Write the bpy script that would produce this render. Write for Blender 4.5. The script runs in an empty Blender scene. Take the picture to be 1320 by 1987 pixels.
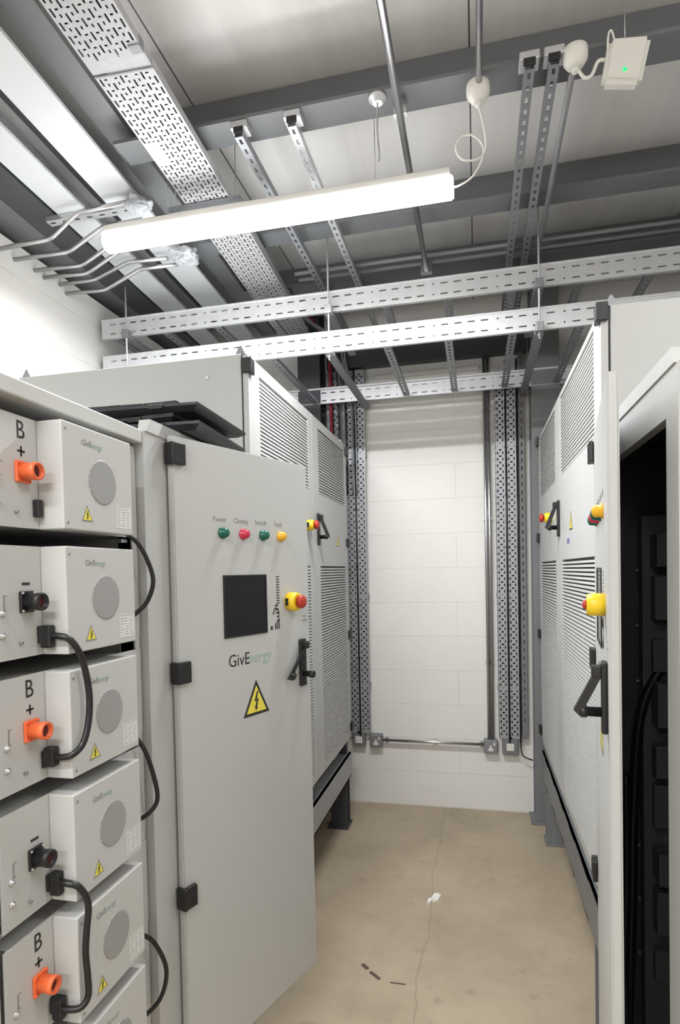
import bpy, bmesh, math, random
from mathutils import Vector, Matrix
random.seed(7)
R = math.radians
scene = bpy.context.scene
col = scene.collection

# ---------------------------------------------------------------- camera, world, lights, exposure
cam_d = bpy.data.cameras.new('camera')
cam = bpy.data.objects.new('camera', cam_d); col.objects.link(cam); scene.camera = cam
yaw, pit, rol = R(12.95), R(-1.5), R(-1.2)
fw = Vector((math.sin(-yaw)*math.cos(pit), math.cos(yaw)*math.cos(pit), math.sin(pit)))
rt = fw.cross(Vector((0, 0, 1))).normalized(); up = rt.cross(fw)
r2 = rt*math.cos(rol) + up*math.sin(rol); u2 = -rt*math.sin(rol) + up*math.cos(rol)
m = Matrix((r2, u2, -fw)).transposed().to_4x4(); m.translation = (0, 0, 1.585)
cam.matrix_world = m
cam_d.sensor_fit = 'HORIZONTAL'; cam_d.sensor_width = 36.0
cam_d.lens = 1160/1320*36
cam_d.shift_y = (1140 - 993.5)/1320
cam_d.clip_start = 0.02

scene.view_settings.view_transform = 'Standard'
scene.view_settings.look = 'None'
scene.view_settings.gamma = 1.0
scene.view_settings.use_curve_mapping = False
scene.view_settings.exposure = 2.08

w = bpy.data.worlds.new('world'); scene.world = w; w.use_nodes = True
w.node_tree.nodes['Background'].inputs[0].default_value = (0.85, 0.9, 1.0, 1)
w.node_tree.nodes['Background'].inputs[1].default_value = 0.02
GLOW_AISLE, FILL_NEAR, FILL_RIGHT, FILL_FRONT = 15.0, 8.5, 3.2, 15.5     # watts of the aisle batten and of the added, unseen fill battens
DIFFUSER = 3.0            # own glow of the diffusers

# ---------------------------------------------------------------- materials
MATS = {}
def nt(name):
    mt = bpy.data.materials.new(name); mt.use_nodes = True
    return mt, mt.node_tree.nodes, mt.node_tree.links, mt.node_tree.nodes['Principled BSDF']
def mat(name, colr, rough=0.5, metal=0.0, noise=0.0, nscale=8.0, bump=0.0, bscale=300.0, spec=0.5, stretch=None):
    mt, N, L, P = nt(name)
    P.inputs['Roughness'].default_value = rough
    P.inputs['Metallic'].default_value = metal
    P.inputs['Specular IOR Level'].default_value = spec
    P.inputs['Base Color'].default_value = (*colr, 1)
    tc = N.new('ShaderNodeTexCoord'); mp = N.new('ShaderNodeMapping'); L.new(tc.outputs['Object'], mp.inputs[0])
    if stretch: mp.inputs['Scale'].default_value = stretch
    if noise:
        n = N.new('ShaderNodeTexNoise'); n.inputs['Scale'].default_value = nscale; n.inputs['Detail'].default_value = 5
        L.new(mp.outputs[0], n.inputs[0])
        mx = N.new('ShaderNodeMix'); mx.data_type = 'RGBA'
        mx.inputs['A'].default_value = (*[max(0, c*(1-noise)) for c in colr], 1)
        mx.inputs['B'].default_value = (*[min(1, c*(1+noise)) for c in colr], 1)
        L.new(n.outputs[0], mx.inputs['Factor']); L.new(mx.outputs['Result'], P.inputs['Base Color'])
    if bump:
        n2 = N.new('ShaderNodeTexNoise'); n2.inputs['Scale'].default_value = bscale
        L.new(mp.outputs[0], n2.inputs[0])
        b = N.new('ShaderNodeBump'); b.inputs['Strength'].default_value = bump; b.inputs['Distance'].default_value = 0.002
        L.new(n2.outputs[0], b.inputs['Height']); L.new(b.outputs[0], P.inputs['Normal'])
    MATS[name] = mt
    return mt
def emit(name, colr, s):
    mt, N, L, P = nt(name)
    P.inputs['Base Color'].default_value = (*colr, 1)
    P.inputs['Emission Color'].default_value = (*colr, 1); P.inputs['Emission Strength'].default_value = s
    return mt

M_CAB = mat('cabinet_powder_coat', (0.495, 0.497, 0.485), 0.42, noise=0.03, nscale=3, bump=0.06, bscale=500)
M_CAB2 = mat('battery_powder_coat', (0.54, 0.54, 0.525), 0.45, noise=0.03, nscale=4, bump=0.06, bscale=500)
M_RACK = mat('rack_powder_coat', (0.55, 0.55, 0.53), 0.4, noise=0.03)
M_LOUV = mat('louvre_dark_inside', (0.16, 0.16, 0.15), 0.7)
M_GALV = mat('galvanised_steel', (0.62, 0.63, 0.65), 0.36, metal=0.75, noise=0.16, nscale=60, bump=0.1, bscale=120)
M_GALVW = mat('bright_galvanised_steel', (0.66, 0.67, 0.69), 0.42, metal=0.45, noise=0.10, nscale=70)
M_TRAY = mat('tray_galvanised_steel', (0.50, 0.50, 0.52), 0.5, metal=0.3, noise=0.12, nscale=50)
M_VTRAY = mat('upright_tray_steel', (0.40, 0.41, 0.43), 0.5, metal=0.4, noise=0.12, nscale=50)
M_STRUT = mat('dull_galvanised_strut', (0.30, 0.31, 0.33), 0.5, metal=0.6, noise=0.15, nscale=40)
M_COND = mat('conduit_steel', (0.55, 0.55, 0.56), 0.28, metal=0.9, noise=0.08, nscale=30)
M_STEELG = mat('grey_painted_steel', (0.19, 0.195, 0.20), 0.5, noise=0.08, nscale=6)
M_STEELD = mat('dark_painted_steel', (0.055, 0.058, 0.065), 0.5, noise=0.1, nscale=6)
M_STEELL = mat('white_painted_steel', (0.66, 0.68, 0.70), 0.45, noise=0.04, nscale=5)
M_BEAM = mat('roof_beam_paint', (0.15, 0.157, 0.168), 0.45, noise=0.08, nscale=5)
M_BLK = mat('black_plastic', (0.012, 0.012, 0.013), 0.4)
M_BLKP = mat('black_sheet_plastic', (0.022, 0.024, 0.028), 0.35, noise=0.2, nscale=14)
M_RUB = mat('black_cable_sheath', (0.01, 0.01, 0.011), 0.35)
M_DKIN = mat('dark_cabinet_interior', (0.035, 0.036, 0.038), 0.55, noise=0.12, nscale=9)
M_DKIN2 = mat('charcoal_interior_box', (0.065, 0.066, 0.068), 0.55, noise=0.1, nscale=9)
M_ORG = mat('orange_plastic', (0.85, 0.16, 0.05), 0.4)
M_YEL = mat('yellow_plastic', (0.85, 0.58, 0.02), 0.35)
M_YLBL = mat('yellow_label', (0.78, 0.68, 0.08), 0.5)
M_RED = mat('red_plastic', (0.42, 0.03, 0.015), 0.35)
M_REDL = mat('red_lens', (0.55, 0.03, 0.07), 0.25)
M_GRN = mat('green_lens', (0.0, 0.10, 0.065), 0.25)
M_AMB = mat('amber_lens', (0.8, 0.42, 0.02), 0.25)
M_REDC = mat('red_cable_sheath', (0.30, 0.008, 0.02), 0.45)
M_WPL = mat('white_plastic', (0.75, 0.74, 0.70), 0.4)
M_INK = mat('black_ink', (0.02, 0.02, 0.02), 0.6)
M_INKG = mat('grey_green_ink', (0.30, 0.40, 0.36), 0.6)
M_INKS = mat('faint_grey_ink', (0.25, 0.25, 0.24), 0.6)
M_LBL = mat('printed_white_label', (0.70, 0.70, 0.69), 0.5, noise=0.06, nscale=60)
M_BLUE = mat('blue_label', (0.10, 0.12, 0.32), 0.5)
M_GLS = mat('dark_screen_glass', (0.012, 0.013, 0.015), 0.12, spec=0.25)
M_TAG = mat('cream_sticker', (0.72, 0.69, 0.60), 0.6)
M_PAPER = mat('white_scrap', (0.85, 0.83, 0.78), 0.8)
M_FILM = mat('clear_plastic_wrap', (0.45, 0.47, 0.50), 0.2, noise=0.3, nscale=40, bump=0.8, bscale=60)
M_LED = emit('led_diffuser', (1.0, 0.99, 0.97), DIFFUSER)
M_GLED = emit('green_indicator', (0.02, 0.6, 0.15), 0.35)

def make_block_wall(name, base, joints=True, axis='X'):
    mt, N, L, P = nt(name)
    P.inputs['Roughness'].default_value = 0.55
    P.inputs['Specular IOR Level'].default_value = 0.4
    tc = N.new('ShaderNodeTexCoord')
    sep = N.new('ShaderNodeSeparateXYZ'); L.new(tc.outputs['Object'], sep.inputs[0])
    cmb = N.new('ShaderNodeCombineXYZ'); L.new(sep.outputs[axis], cmb.inputs[0]); L.new(sep.outputs['Z'], cmb.inputs[1])
    mp = N.new('ShaderNodeMapping'); mp.inputs['Location'].default_value = (0.13, -0.003, 0); L.new(cmb.outputs[0], mp.inputs[0])
    br = N.new('ShaderNodeTexBrick'); L.new(mp.outputs[0], br.inputs[0])
    br.inputs['Scale'].default_value = 1.0
    br.inputs['Brick Width'].default_value = 3.7; br.inputs['Row Height'].default_value = 0.2278
    br.inputs['Mortar Size'].default_value = 0.0028; br.inputs['Mortar Smooth'].default_value = 0.6
    br.inputs['Color1'].default_value = (*base, 1); br.inputs['Color2'].default_value = (*base, 1)
    br.inputs['Mortar'].default_value = (*[c*0.86 for c in base], 1)
    n = N.new('ShaderNodeTexNoise'); n.inputs['Scale'].default_value = 2.5; n.inputs['Detail'].default_value = 6
    L.new(tc.outputs['Object'], n.inputs[0])
    mx = N.new('ShaderNodeMix'); mx.data_type = 'RGBA'; mx.blend_type = 'MULTIPLY'; mx.inputs['Factor'].default_value = 0.10
    L.new(br.outputs['Color'], mx.inputs['A']); L.new(n.outputs[0], mx.inputs['B']); L.new(mx.outputs['Result'], P.inputs['Base Color'])
    n2 = N.new('ShaderNodeTexNoise'); n2.inputs['Scale'].default_value = 90; L.new(tc.outputs['Object'], n2.inputs[0])
    ad = N.new('ShaderNodeMath'); ad.operation = 'MULTIPLY_ADD'
    L.new(br.outputs['Fac'], ad.inputs[0]); ad.inputs[1].default_value = -1.2; L.new(n2.outputs[0], ad.inputs[2])
    b = N.new('ShaderNodeBump'); b.inputs['Strength'].default_value = 0.35; b.inputs['Distance'].default_value = 0.004
    L.new(ad.outputs[0], b.inputs['Height']); L.new(b.outputs[0], P.inputs['Normal'])
    return mt
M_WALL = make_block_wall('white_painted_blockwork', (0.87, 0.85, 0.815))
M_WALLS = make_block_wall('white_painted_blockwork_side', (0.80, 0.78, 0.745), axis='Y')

def make_floor():
    mt, N, L, P = nt('painted_concrete_floor')
    P.inputs['Roughness'].default_value = 0.5
    tc = N.new('ShaderNodeTexCoord')
    n = N.new('ShaderNodeTexNoise'); n.inputs['Scale'].default_value = 2.2; n.inputs['Detail'].default_value = 7; n.inputs['Roughness'].default_value = 0.65
    L.new(tc.outputs['Object'], n.inputs[0])
    cr = N.new('ShaderNodeValToRGB'); cr.color_ramp.elements[0].position = 0.28; cr.color_ramp.elements[1].position = 0.72
    cr.color_ramp.elements[0].color = (0.355, 0.285, 0.200, 1); cr.color_ramp.elements[1].color = (0.505, 0.415, 0.300, 1)
    L.new(n.outputs[0], cr.inputs[0])
    # wandering hairline crack along the aisle
    sep = N.new('ShaderNodeSeparateXYZ'); L.new(tc.outputs['Object'], sep.inputs[0])
    cn = N.new('ShaderNodeTexNoise'); cn.inputs['Scale'].default_value = 3.0; cn.inputs['Detail'].default_value = 6; L.new(tc.outputs['Object'], cn.inputs[0])
    a = N.new('ShaderNodeMath'); a.operation = 'MULTIPLY_ADD'; L.new(cn.outputs[0], a.inputs[0]); a.inputs[1].default_value = 0.09; L.new(sep.outputs['X'], a.inputs[2])
    b = N.new('ShaderNodeMath'); b.operation = 'ADD'; L.new(a.outputs[0], b.inputs[0]); b.inputs[1].default_value = 0.195
    c = N.new('ShaderNodeMath'); c.operation = 'ABSOLUTE'; L.new(b.outputs[0], c.inputs[0])
    d = N.new('ShaderNodeMath'); d.operation = 'LESS_THAN'; L.new(c.outputs[0], d.inputs[0]); d.inputs[1].default_value = 0.0028
    mxx = N.new('ShaderNodeMix'); mxx.data_type = 'RGBA'; mxx.inputs['B'].default_value = (0.26, 0.21, 0.16, 1)
    e = N.new('ShaderNodeMath'); e.operation = 'MULTIPLY'; L.new(d.outputs[0], e.inputs[0]); e.inputs[1].default_value = 0.55
    L.new(e.outputs[0], mxx.inputs['Factor']); L.new(cr.outputs[0], mxx.inputs['A'])
    # small scuffs
    s = N.new('ShaderNodeTexNoise'); s.inputs['Scale'].default_value = 14; s.inputs['Detail'].default_value = 8; L.new(tc.outputs['Object'], s.inputs[0])
    sr = N.new('ShaderNodeValToRGB'); sr.color_ramp.elements[0].position = 0.60; sr.color_ramp.elements[1].position = 0.78
    sr.color_ramp.elements[0].color = (0, 0, 0, 1); sr.color_ramp.elements[1].color = (0.6, 0.6, 0.6, 1); L.new(s.outputs[0], sr.inputs[0])
    mx2 = N.new('ShaderNodeMix'); mx2.data_type = 'RGBA'; mx2.inputs['B'].default_value = (0.27, 0.22, 0.17, 1)
    L.new(sr.outputs[0], mx2.inputs['Factor']); L.new(mxx.outputs['Result'], mx2.inputs['A'])
    L.new(mx2.outputs['Result'], P.inputs['Base Color'])
    bp = N.new('ShaderNodeBump'); bp.inputs['Strength'].default_value = 0.15; bp.inputs['Distance'].default_value = 0.003
    L.new(s.outputs[0], bp.inputs['Height']); L.new(bp.outputs[0], P.inputs['Normal'])
    return mt
M_FLOOR = make_floor()

def make_ceiling():
    mt, N, L, P = nt('insulated_roof_panel')
    P.inputs['Roughness'].default_value = 0.4
    tc = N.new('ShaderNodeTexCoord'); sep = N.new('ShaderNodeSeparateXYZ'); L.new(tc.outputs['Object'], sep.inputs[0])
    a = N.new('ShaderNodeMath'); a.operation = 'PINGPONG'; L.new(sep.outputs['X'], a.inputs[0]); a.inputs[1].default_value = 0.5
    b = N.new('ShaderNodeMath'); b.operation = 'LESS_THAN'; L.new(a.outputs[0], b.inputs[0]); b.inputs[1].default_value = 0.003
    mp = N.new('ShaderNodeMapping'); mp.inputs['Scale'].default_value = (6, 0.3, 1); L.new(tc.outputs['Object'], mp.inputs[0])
    n = N.new('ShaderNodeTexNoise'); n.inputs['Scale'].default_value = 2.0; n.inputs['Detail'].default_value = 4; L.new(mp.outputs[0], n.inputs[0])
    cr = N.new('ShaderNodeValToRGB'); cr.color_ramp.elements[0].position = 0.3; cr.color_ramp.elements[1].position = 0.7
    cr.color_ramp.elements[0].color = (0.68, 0.67, 0.665, 1); cr.color_ramp.elements[1].color = (0.78, 0.77, 0.76, 1); L.new(n.outputs[0], cr.inputs[0])
    mx = N.new('ShaderNodeMix'); mx.data_type = 'RGBA'; mx.inputs['B'].default_value = (0.12, 0.12, 0.12, 1)
    L.new(b.outputs[0], mx.inputs['Factor']); L.new(cr.outputs[0], mx.inputs['A']); L.new(mx.outputs['Result'], P.inputs['Base Color'])
    return mt
M_CEIL = make_ceiling()

def make_grille():
    mt, N, L, P = nt('perforated_fan_grille')
    P.inputs['Roughness'].default_value = 0.5
    tc = N.new('ShaderNodeTexCoord'); sep = N.new('ShaderNodeSeparateXYZ'); L.new(tc.outputs['Object'], sep.inputs[0])
    def wave(out, k):
        mu = N.new('ShaderNodeMath'); mu.operation = 'MULTIPLY'; L.new(out, mu.inputs[0]); mu.inputs[1].default_value = k
        si = N.new('ShaderNodeMath'); si.operation = 'SINE'; L.new(mu.outputs[0], si.inputs[0]); return si.outputs[0]
    k = 2*math.pi/0.0055
    p = N.new('ShaderNodeMath'); p.operation = 'MULTIPLY'; L.new(wave(sep.outputs['Y'], k), p.inputs[0]); L.new(wave(sep.outputs['Z'], k), p.inputs[1])
    g = N.new('ShaderNodeMath'); g.operation = 'GREATER_THAN'; L.new(p.outputs[0], g.inputs[0]); g.inputs[1].default_value = -0.02
    mx = N.new('ShaderNodeMix'); mx.data_type = 'RGBA'; mx.inputs['A'].default_value = (0.52, 0.52, 0.51, 1); mx.inputs['B'].default_value = (0.16, 0.16, 0.16, 1)
    L.new(g.outputs[0], mx.inputs['Factor']); L.new(mx.outputs['Result'], P.inputs['Base Color'])
    return mt
M_GRILLE = make_grille()

# ---------------------------------------------------------------- mesh helpers
def V(*a): return Vector(a)
def box(bm, x0, x1, y0, y1, z0, z1, bev=0.0, seg=2):
    vs = [bm.verts.new((x, y, z)) for x in (x0, x1) for y in (y0, y1) for z in (z0, z1)]
    idx = [(0, 1, 3, 2), (4, 6, 7, 5), (0, 4, 5, 1), (2, 3, 7, 6), (0, 2, 6, 4), (1, 5, 7, 3)]
    fs = [bm.faces.new([vs[i] for i in f]) for f in idx]
    if bev:
        es = list({e for f in fs for e in f.edges})
        bmesh.ops.bevel(bm, geom=es, offset=bev, segments=seg, affect='EDGES', profile=0.5)
def hexa(bm, pts):
    """8 points: bottom ring (4) then top ring (4)"""
    vs = [bm.verts.new(p) for p in pts]
    for f in [(3, 2, 1, 0), (4, 5, 6, 7), (0, 1, 5, 4), (1, 2, 6, 5), (2, 3, 7, 6), (3, 0, 4, 7)]:
        bm.faces.new([vs[i] for i in f])
def bar(bm, a, b, wd, ht, upv=(0, 0, 1)):
    """rectangular bar between two points"""
    a = Vector(a); b = Vector(b); d = (b-a).normalized(); u = Vector(upv)
    s = d.cross(u)
    if s.length < 1e-4: s = d.cross(Vector((1, 0, 0)))
    s.normalize(); t = s.cross(d).normalized()
    hexa(bm, [a-s*wd/2-t*ht/2, a+s*wd/2-t*ht/2, a+s*wd/2+t*ht/2, a-s*wd/2+t*ht/2,
              b-s*wd/2-t*ht/2, b+s*wd/2-t*ht/2, b+s*wd/2+t*ht/2, b-s*wd/2+t*ht/2])
def smooth_path(pts, n=6):
    P = [Vector(p) for p in pts]
    if len(P) < 3 or n < 2: return P
    out = []
    for i in range(len(P)-1):
        p0 = P[max(i-1, 0)]; p1 = P[i]; p2 = P[i+1]; p3 = P[min(i+2, len(P)-1)]
        for k in range(n):
            t = k/n
            out.append(0.5*((2*p1)+(-p0+p2)*t+(2*p0-5*p1+4*p2-p3)*t*t+(-p0+3*p1-3*p2+p3)*t**3))
    out.append(P[-1]); return out
def tube(bm, pts, r, seg=10, n=1, cap=True, radii=None):
    P = smooth_path(pts, n)
    rings = []; prev = None
    for i, p in enumerate(P):
        d = (P[min(i+1, len(P)-1)] - P[max(i-1, 0)]).normalized()
        if prev is None:
            s = d.cross(Vector((0, 0, 1)))
            if s.length < 1e-3: s = d.cross(Vector((1, 0, 0)))
        else: s = prev - d*prev.dot(d)
        s.normalize(); prev = s; t = d.cross(s)
        rr = radii[i] if radii else r
        rings.append([bm.verts.new(p + (s*math.cos(2*math.pi*k/seg)+t*math.sin(2*math.pi*k/seg))*rr) for k in range(seg)])
    for a, b in zip(rings, rings[1:]):
        for k in range(seg):
            f = bm.faces.new([a[k], b[k], b[(k+1) % seg], a[(k+1) % seg]]); f.smooth = True
    if cap:
        bm.faces.new(rings[0]); bm.faces.new(list(reversed(rings[-1])))
def lathe(bm, base, axis, prof, seg=20):
    """profile [(dist along axis, radius)]"""
    base = Vector(base); ax = Vector(axis).normalized()
    s = ax.cross(Vector((0, 0, 1)))
    if s.length < 1e-3: s = ax.cross(Vector((1, 0, 0)))
    s.normalize(); t = ax.cross(s); rings = []
    for h, r in prof:
        rings.append([bm.verts.new(base+ax*h+(s*math.cos(2*math.pi*k/seg)+t*math.sin(2*math.pi*k/seg))*max(r, 1e-5)) for k in range(seg)])
    for a, b in zip(rings, rings[1:]):
        for k in range(seg):
            f = bm.faces.new([a[k], b[k], b[(k+1) % seg], a[(k+1) % seg]]); f.smooth = True
    bm.faces.new(rings[0]); bm.faces.new(list(reversed(rings[-1])))
def plate(bm, mp, outer, holes, t):
    """sheet in (u,v) with rectangular holes, thickness t along w; mp(u,v,w)->xyz"""
    u0, u1, v0, v1 = outer
    us = sorted({u0, u1} | {round(h[0], 6) for h in holes} | {round(h[1], 6) for h in holes})
    vs = sorted({v0, v1} | {round(h[2], 6) for h in holes} | {round(h[3], 6) for h in holes})
    ui = {round(x, 6): i for i, x in enumerate(us)}; vi = {round(x, 6): i for i, x in enumerate(vs)}
    nu, nv = len(us)-1, len(vs)-1
    full = [[True]*nv for _ in range(nu)]
    for h in holes:
        for i in range(ui[round(h[0], 6)], ui[round(h[1], 6)]):
            for j in range(vi[round(h[2], 6)], vi[round(h[3], 6)]): full[i][j] = False
    cache = {}
    def vert(i, j, k):
        key = (i, j, k)
        if key not in cache: cache[key] = bm.verts.new(mp(us[i], vs[j], 0 if k == 0 else t))
        return cache[key]
    ok = lambda i, j: 0 <= i < nu and 0 <= j < nv and full[i][j]
    for i in range(nu):
        for j in range(nv):
            if not full[i][j]: continue
            bm.faces.new([vert(i, j, 1), vert(i+1, j, 1), vert(i+1, j+1, 1), vert(i, j+1, 1)])
            bm.faces.new([vert(i, j+1, 0), vert(i+1, j+1, 0), vert(i+1, j, 0), vert(i, j, 0)])
            if not ok(i-1, j): bm.faces.new([vert(i, j, 0), vert(i, j, 1), vert(i, j+1, 1), vert(i, j+1, 0)])
            if not ok(i+1, j): bm.faces.new([vert(i+1, j, 1), vert(i+1, j, 0), vert(i+1, j+1, 0), vert(i+1, j+1, 1)])
            if not ok(i, j-1): bm.faces.new([vert(i, j, 1), vert(i, j, 0), vert(i+1, j, 0), vert(i+1, j, 1)])
            if not ok(i, j+1): bm.faces.new([vert(i, j+1, 0), vert(i, j+1, 1), vert(i+1, j+1, 1), vert(i+1, j+1, 0)])
_txt = {}
def text(bm, s, size, org, mp, ext=0.0003, squeeze=1.0, align='CENTER'):
    """lettering whose local (u,v) plane is mapped by mp(u,v,w)"""
    key = (s, align)
    if key not in _txt:
        c = bpy.data.curves.new('t', 'FONT'); c.body = s; c.size = 1; c.extrude = 0.5; c.align_x = align; c.resolution_u = 3
        o = bpy.data.objects.new('t', c); col.objects.link(o); bpy.context.view_layer.update()
        me = bpy.data.meshes.new_from_object(o.evaluated_get(bpy.context.evaluated_depsgraph_get()))
        _txt[key] = ([v.co.copy() for v in me.vertices], [tuple(p.vertices) for p in me.polygons])
        bpy.data.objects.remove(o); bpy.data.curves.remove(c); bpy.data.meshes.remove(me)
    vs, fs = _txt[key]
    nv = [bm.verts.new(mp(org[0]+v.x*size*squeeze, org[1]+v.y*size, org[2]+(v.z+0.5)*ext*2)) for v in vs]
    for f in fs:
        try: bm.faces.new([nv[i] for i in f])
        except ValueError: pass

OFF = {}
def tag(o, label, cat, group=None):
    o['label'] = label; o['category'] = cat
    if group: o['group'] = group
    return o
def thing(name, label, cat, loc, rotz=0.0, group=None, world=True):
    o = bpy.data.objects.new(name, None); o.empty_display_size = 0.1; col.objects.link(o)
    o.location = loc; o.rotation_euler = (0, 0, rotz)
    OFF[o] = Vector(loc) if (world and rotz == 0) else Vector((0, 0, 0))
    return tag(o, label, cat, group)
def obj(name, bm, mt, parent=None, pivot=None, rotz=0.0, label=None, kind=None):
    """one mesh object; vertices come in the parent's build frame"""
    bmesh.ops.recalc_face_normals(bm, faces=bm.faces)
    me = bpy.data.meshes.new(name)
    if pivot is None:
        mn = Vector((min(v.co[i] for v in bm.verts) for i in range(3))); mx = Vector((max(v.co[i] for v in bm.verts) for i in range(3)))
        c = (mn+mx)/2
        bmesh.ops.translate(bm, verts=bm.verts, vec=-c); offs = c
    else:
        c = Vector(pivot); offs = Vector((0, 0, 0))
    bm.to_mesh(me); bm.free(); me.materials.append(mt)
    o = bpy.data.objects.new(name, me); col.objects.link(o)
    OFF[o] = offs
    if parent:
        o.parent = parent; o.location = c - OFF[parent]
    else: o.location = c
    if rotz: o.rotation_euler = (0, 0, rotz)
    if label: o['label'] = label
    if kind: o['kind'] = kind
    return o
def B(): return bmesh.new()
def boxo(name, mt, parent, *a, bev=0.0, **k):
    bm = B(); box(bm, *a, bev=bev); return obj(name, bm, mt, parent, **k)
def tubeo(name, mt, parent, pts, r, n=1, seg=10, **k):
    bm = B(); tube(bm, pts, r, seg, n); return obj(name, bm, mt, parent, **k)
def latho(name, mt, parent, base, ax, prof, seg=20, **k):
    bm = B(); lathe(bm, base, ax, prof, seg); return obj(name, bm, mt, parent, **k)

# ---------------------------------------------------------------- setting
XW, YB, YF, XR_, ZC = -2.03, 4.0, -3.4, 2.6, 3.322
boxo('floor', M_FLOOR, None, XW-0.2, XR_+0.2, YF-0.2, YB+0.2, -0.1, 0.0, kind='structure', pivot=(0, 0, 0))
boxo('ceiling', M_CEIL, None, XW-0.6, XR_+0.2, YF-0.2, YB+0.2, ZC, ZC+0.1, kind='structure', pivot=(0, 0, 0))
boxo('wall_back', M_WALL, None, XW-0.6, XR_+0.2, YB, YB+0.2, 0, ZC, kind='structure', pivot=(0, 0, 0))
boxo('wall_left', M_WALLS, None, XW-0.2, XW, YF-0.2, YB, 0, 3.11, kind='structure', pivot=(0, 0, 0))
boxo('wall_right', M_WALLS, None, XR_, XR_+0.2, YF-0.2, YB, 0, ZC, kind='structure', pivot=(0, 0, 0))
boxo('wall_front', M_WALL, None, XW-0.6, XR_+0.2, YF-0.2, YF, 0, ZC, kind='structure', pivot=(0, 0, 0))
boxo('wall_eave', M_STEELD, None, XW-0.6, XW-0.55, YF-0.2, YB, 3.0, ZC, kind='structure')

# ---------------------------------------------------------------- roof steel
def ibeam_x(x0, x1, y0, y1, z0, z1, label, mt=M_BEAM):
    t = 0.012; ym = (y0+y1)/2
    T = thing('roof_beam', label, 'beam', ((x0+x1)/2, ym, z0))
    boxo('bottom_flange', mt, T, x0, x1, y0, y1, z0, z0+t)
    boxo('web', mt, T, x0, x1, y1-t, y1, z0+t, z1-t)
    boxo('top_flange', mt, T, x0, x1, y1-t, y1+0.06, z1-t, z1)
    return T
ibeam_x(-1.27, 2.59, 1.985, 2.10, 3.157, 3.320, 'grey steel roof beam crossing the ceiling nearest to the camera, in front of the lit light')
ibeam_x(-1.27, 2.59, 2.67, 2.78, 3.157, 3.320, 'grey steel roof beam crossing the ceiling second from the camera, just past the lit light')
ibeam_x(-1.27, 2.59, 3.20, 3.34, 3.157, 3.320, 'grey steel roof beam crossing the ceiling closest to the back wall')

def ybeam(name, xa, xb, z0, z1, mt, label, t=0.012, closed=False, cat='beam'):
    """beam along the aisle, drifting slightly left with distance"""
    dr = math.atan(0.05); yo = 1.5
    T = thing(name, label, cat, ((xa+xb)/2, yo, z0), rotz=dr)
    h = (xb-xa)/2
    y0, y1 = YF+0.6-yo, YB-0.05-yo
    if closed: boxo('web', mt, T, -h, h, y0, y1, 0, z1-z0)
    else:
        boxo('bottom_flange', mt, T, -h, h, y0, y1, 0, t)
        boxo('web', mt, T, -h, -h+t, y0, y1, t, z1-z0)
    return T
ybeam('edge_beam', -1.455, -1.305, 3.15, 3.32, M_STEELL, 'wide white steel beam underside running away, right of the two white ones')
ybeam('edge_beam', -1.70, -1.565, 3.15, 3.32, M_STEELL, 'white steel beam underside running away, left of the two white ones')
ybeam('purlin_or_shade_strip', -1.56, -1.46, 3.24, 3.32, M_STEELD, 'dark strip standing in for the shaded ceiling between the two white beams', closed=True)  # dark colour stands in for the shaded ceiling panel between the white beams
ybeam('purlin_or_shade_strip', -1.86, -1.715, 3.15, 3.32, M_STEELD, 'broad dark steel purlin beside the left white beam, nearest the left wall', closed=True)
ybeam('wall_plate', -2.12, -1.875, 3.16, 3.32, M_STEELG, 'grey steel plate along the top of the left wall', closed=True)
ybeam('purlin_or_shade_strip', -1.30, -1.20, 3.22, 3.32, M_STEELG, 'grey steel purlin between the white beam and the wide perforated tray', closed=True)

# steel on the back wall
def column(x0, x1, y0, y1, label, mt, plate_=True):
    T = thing('steel_column', label, 'column', ((x0+x1)/2, (y0+y1)/2, 0))
    t = 0.012
    boxo('front_flange', mt, T, x0, x1, y0, y0+t, 0.012, ZC-0.002)
    boxo('web', mt, T, (x0+x1)/2-0.006, (x0+x1)/2+0.006, y0+t, y1-t, 0.012, ZC-0.002)
    boxo('back_flange', mt, T, x0, x1, y1-t, y1, 0.012, ZC-0.002)
    boxo('base_plate', mt, T, x0-0.03, x1+0.03, y0-0.03, y1, 0, 0.012)
column(0.335, 0.50, 3.84, 3.995, 'grey steel column rising against the back wall behind the right cabinets', M_STEELG)
column(-1.14, -0.99, 3.84, 3.995, 'dark steel column against the back wall behind the left cabinets', M_STEELD)
boxo('wall_beam', M_STEELD, None, -0.965, 0.315, 3.93, 3.995, 2.94, 3.12)
tag(bpy.data.objects['wall_beam'], 'dark steel beam fixed across the top of the back wall behind the ladders', 'beam')
for i, (z, d) in enumerate(((2.865, 0.03),)):
    boxo('highlight_strip_%d' % (i+1), M_WPL, None, -0.66, 0.03, YB-d, YB-0.001, z, z+0.025, kind='structure', bev=0.006)  # white strip put in for a highlight line under the wall beam

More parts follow.
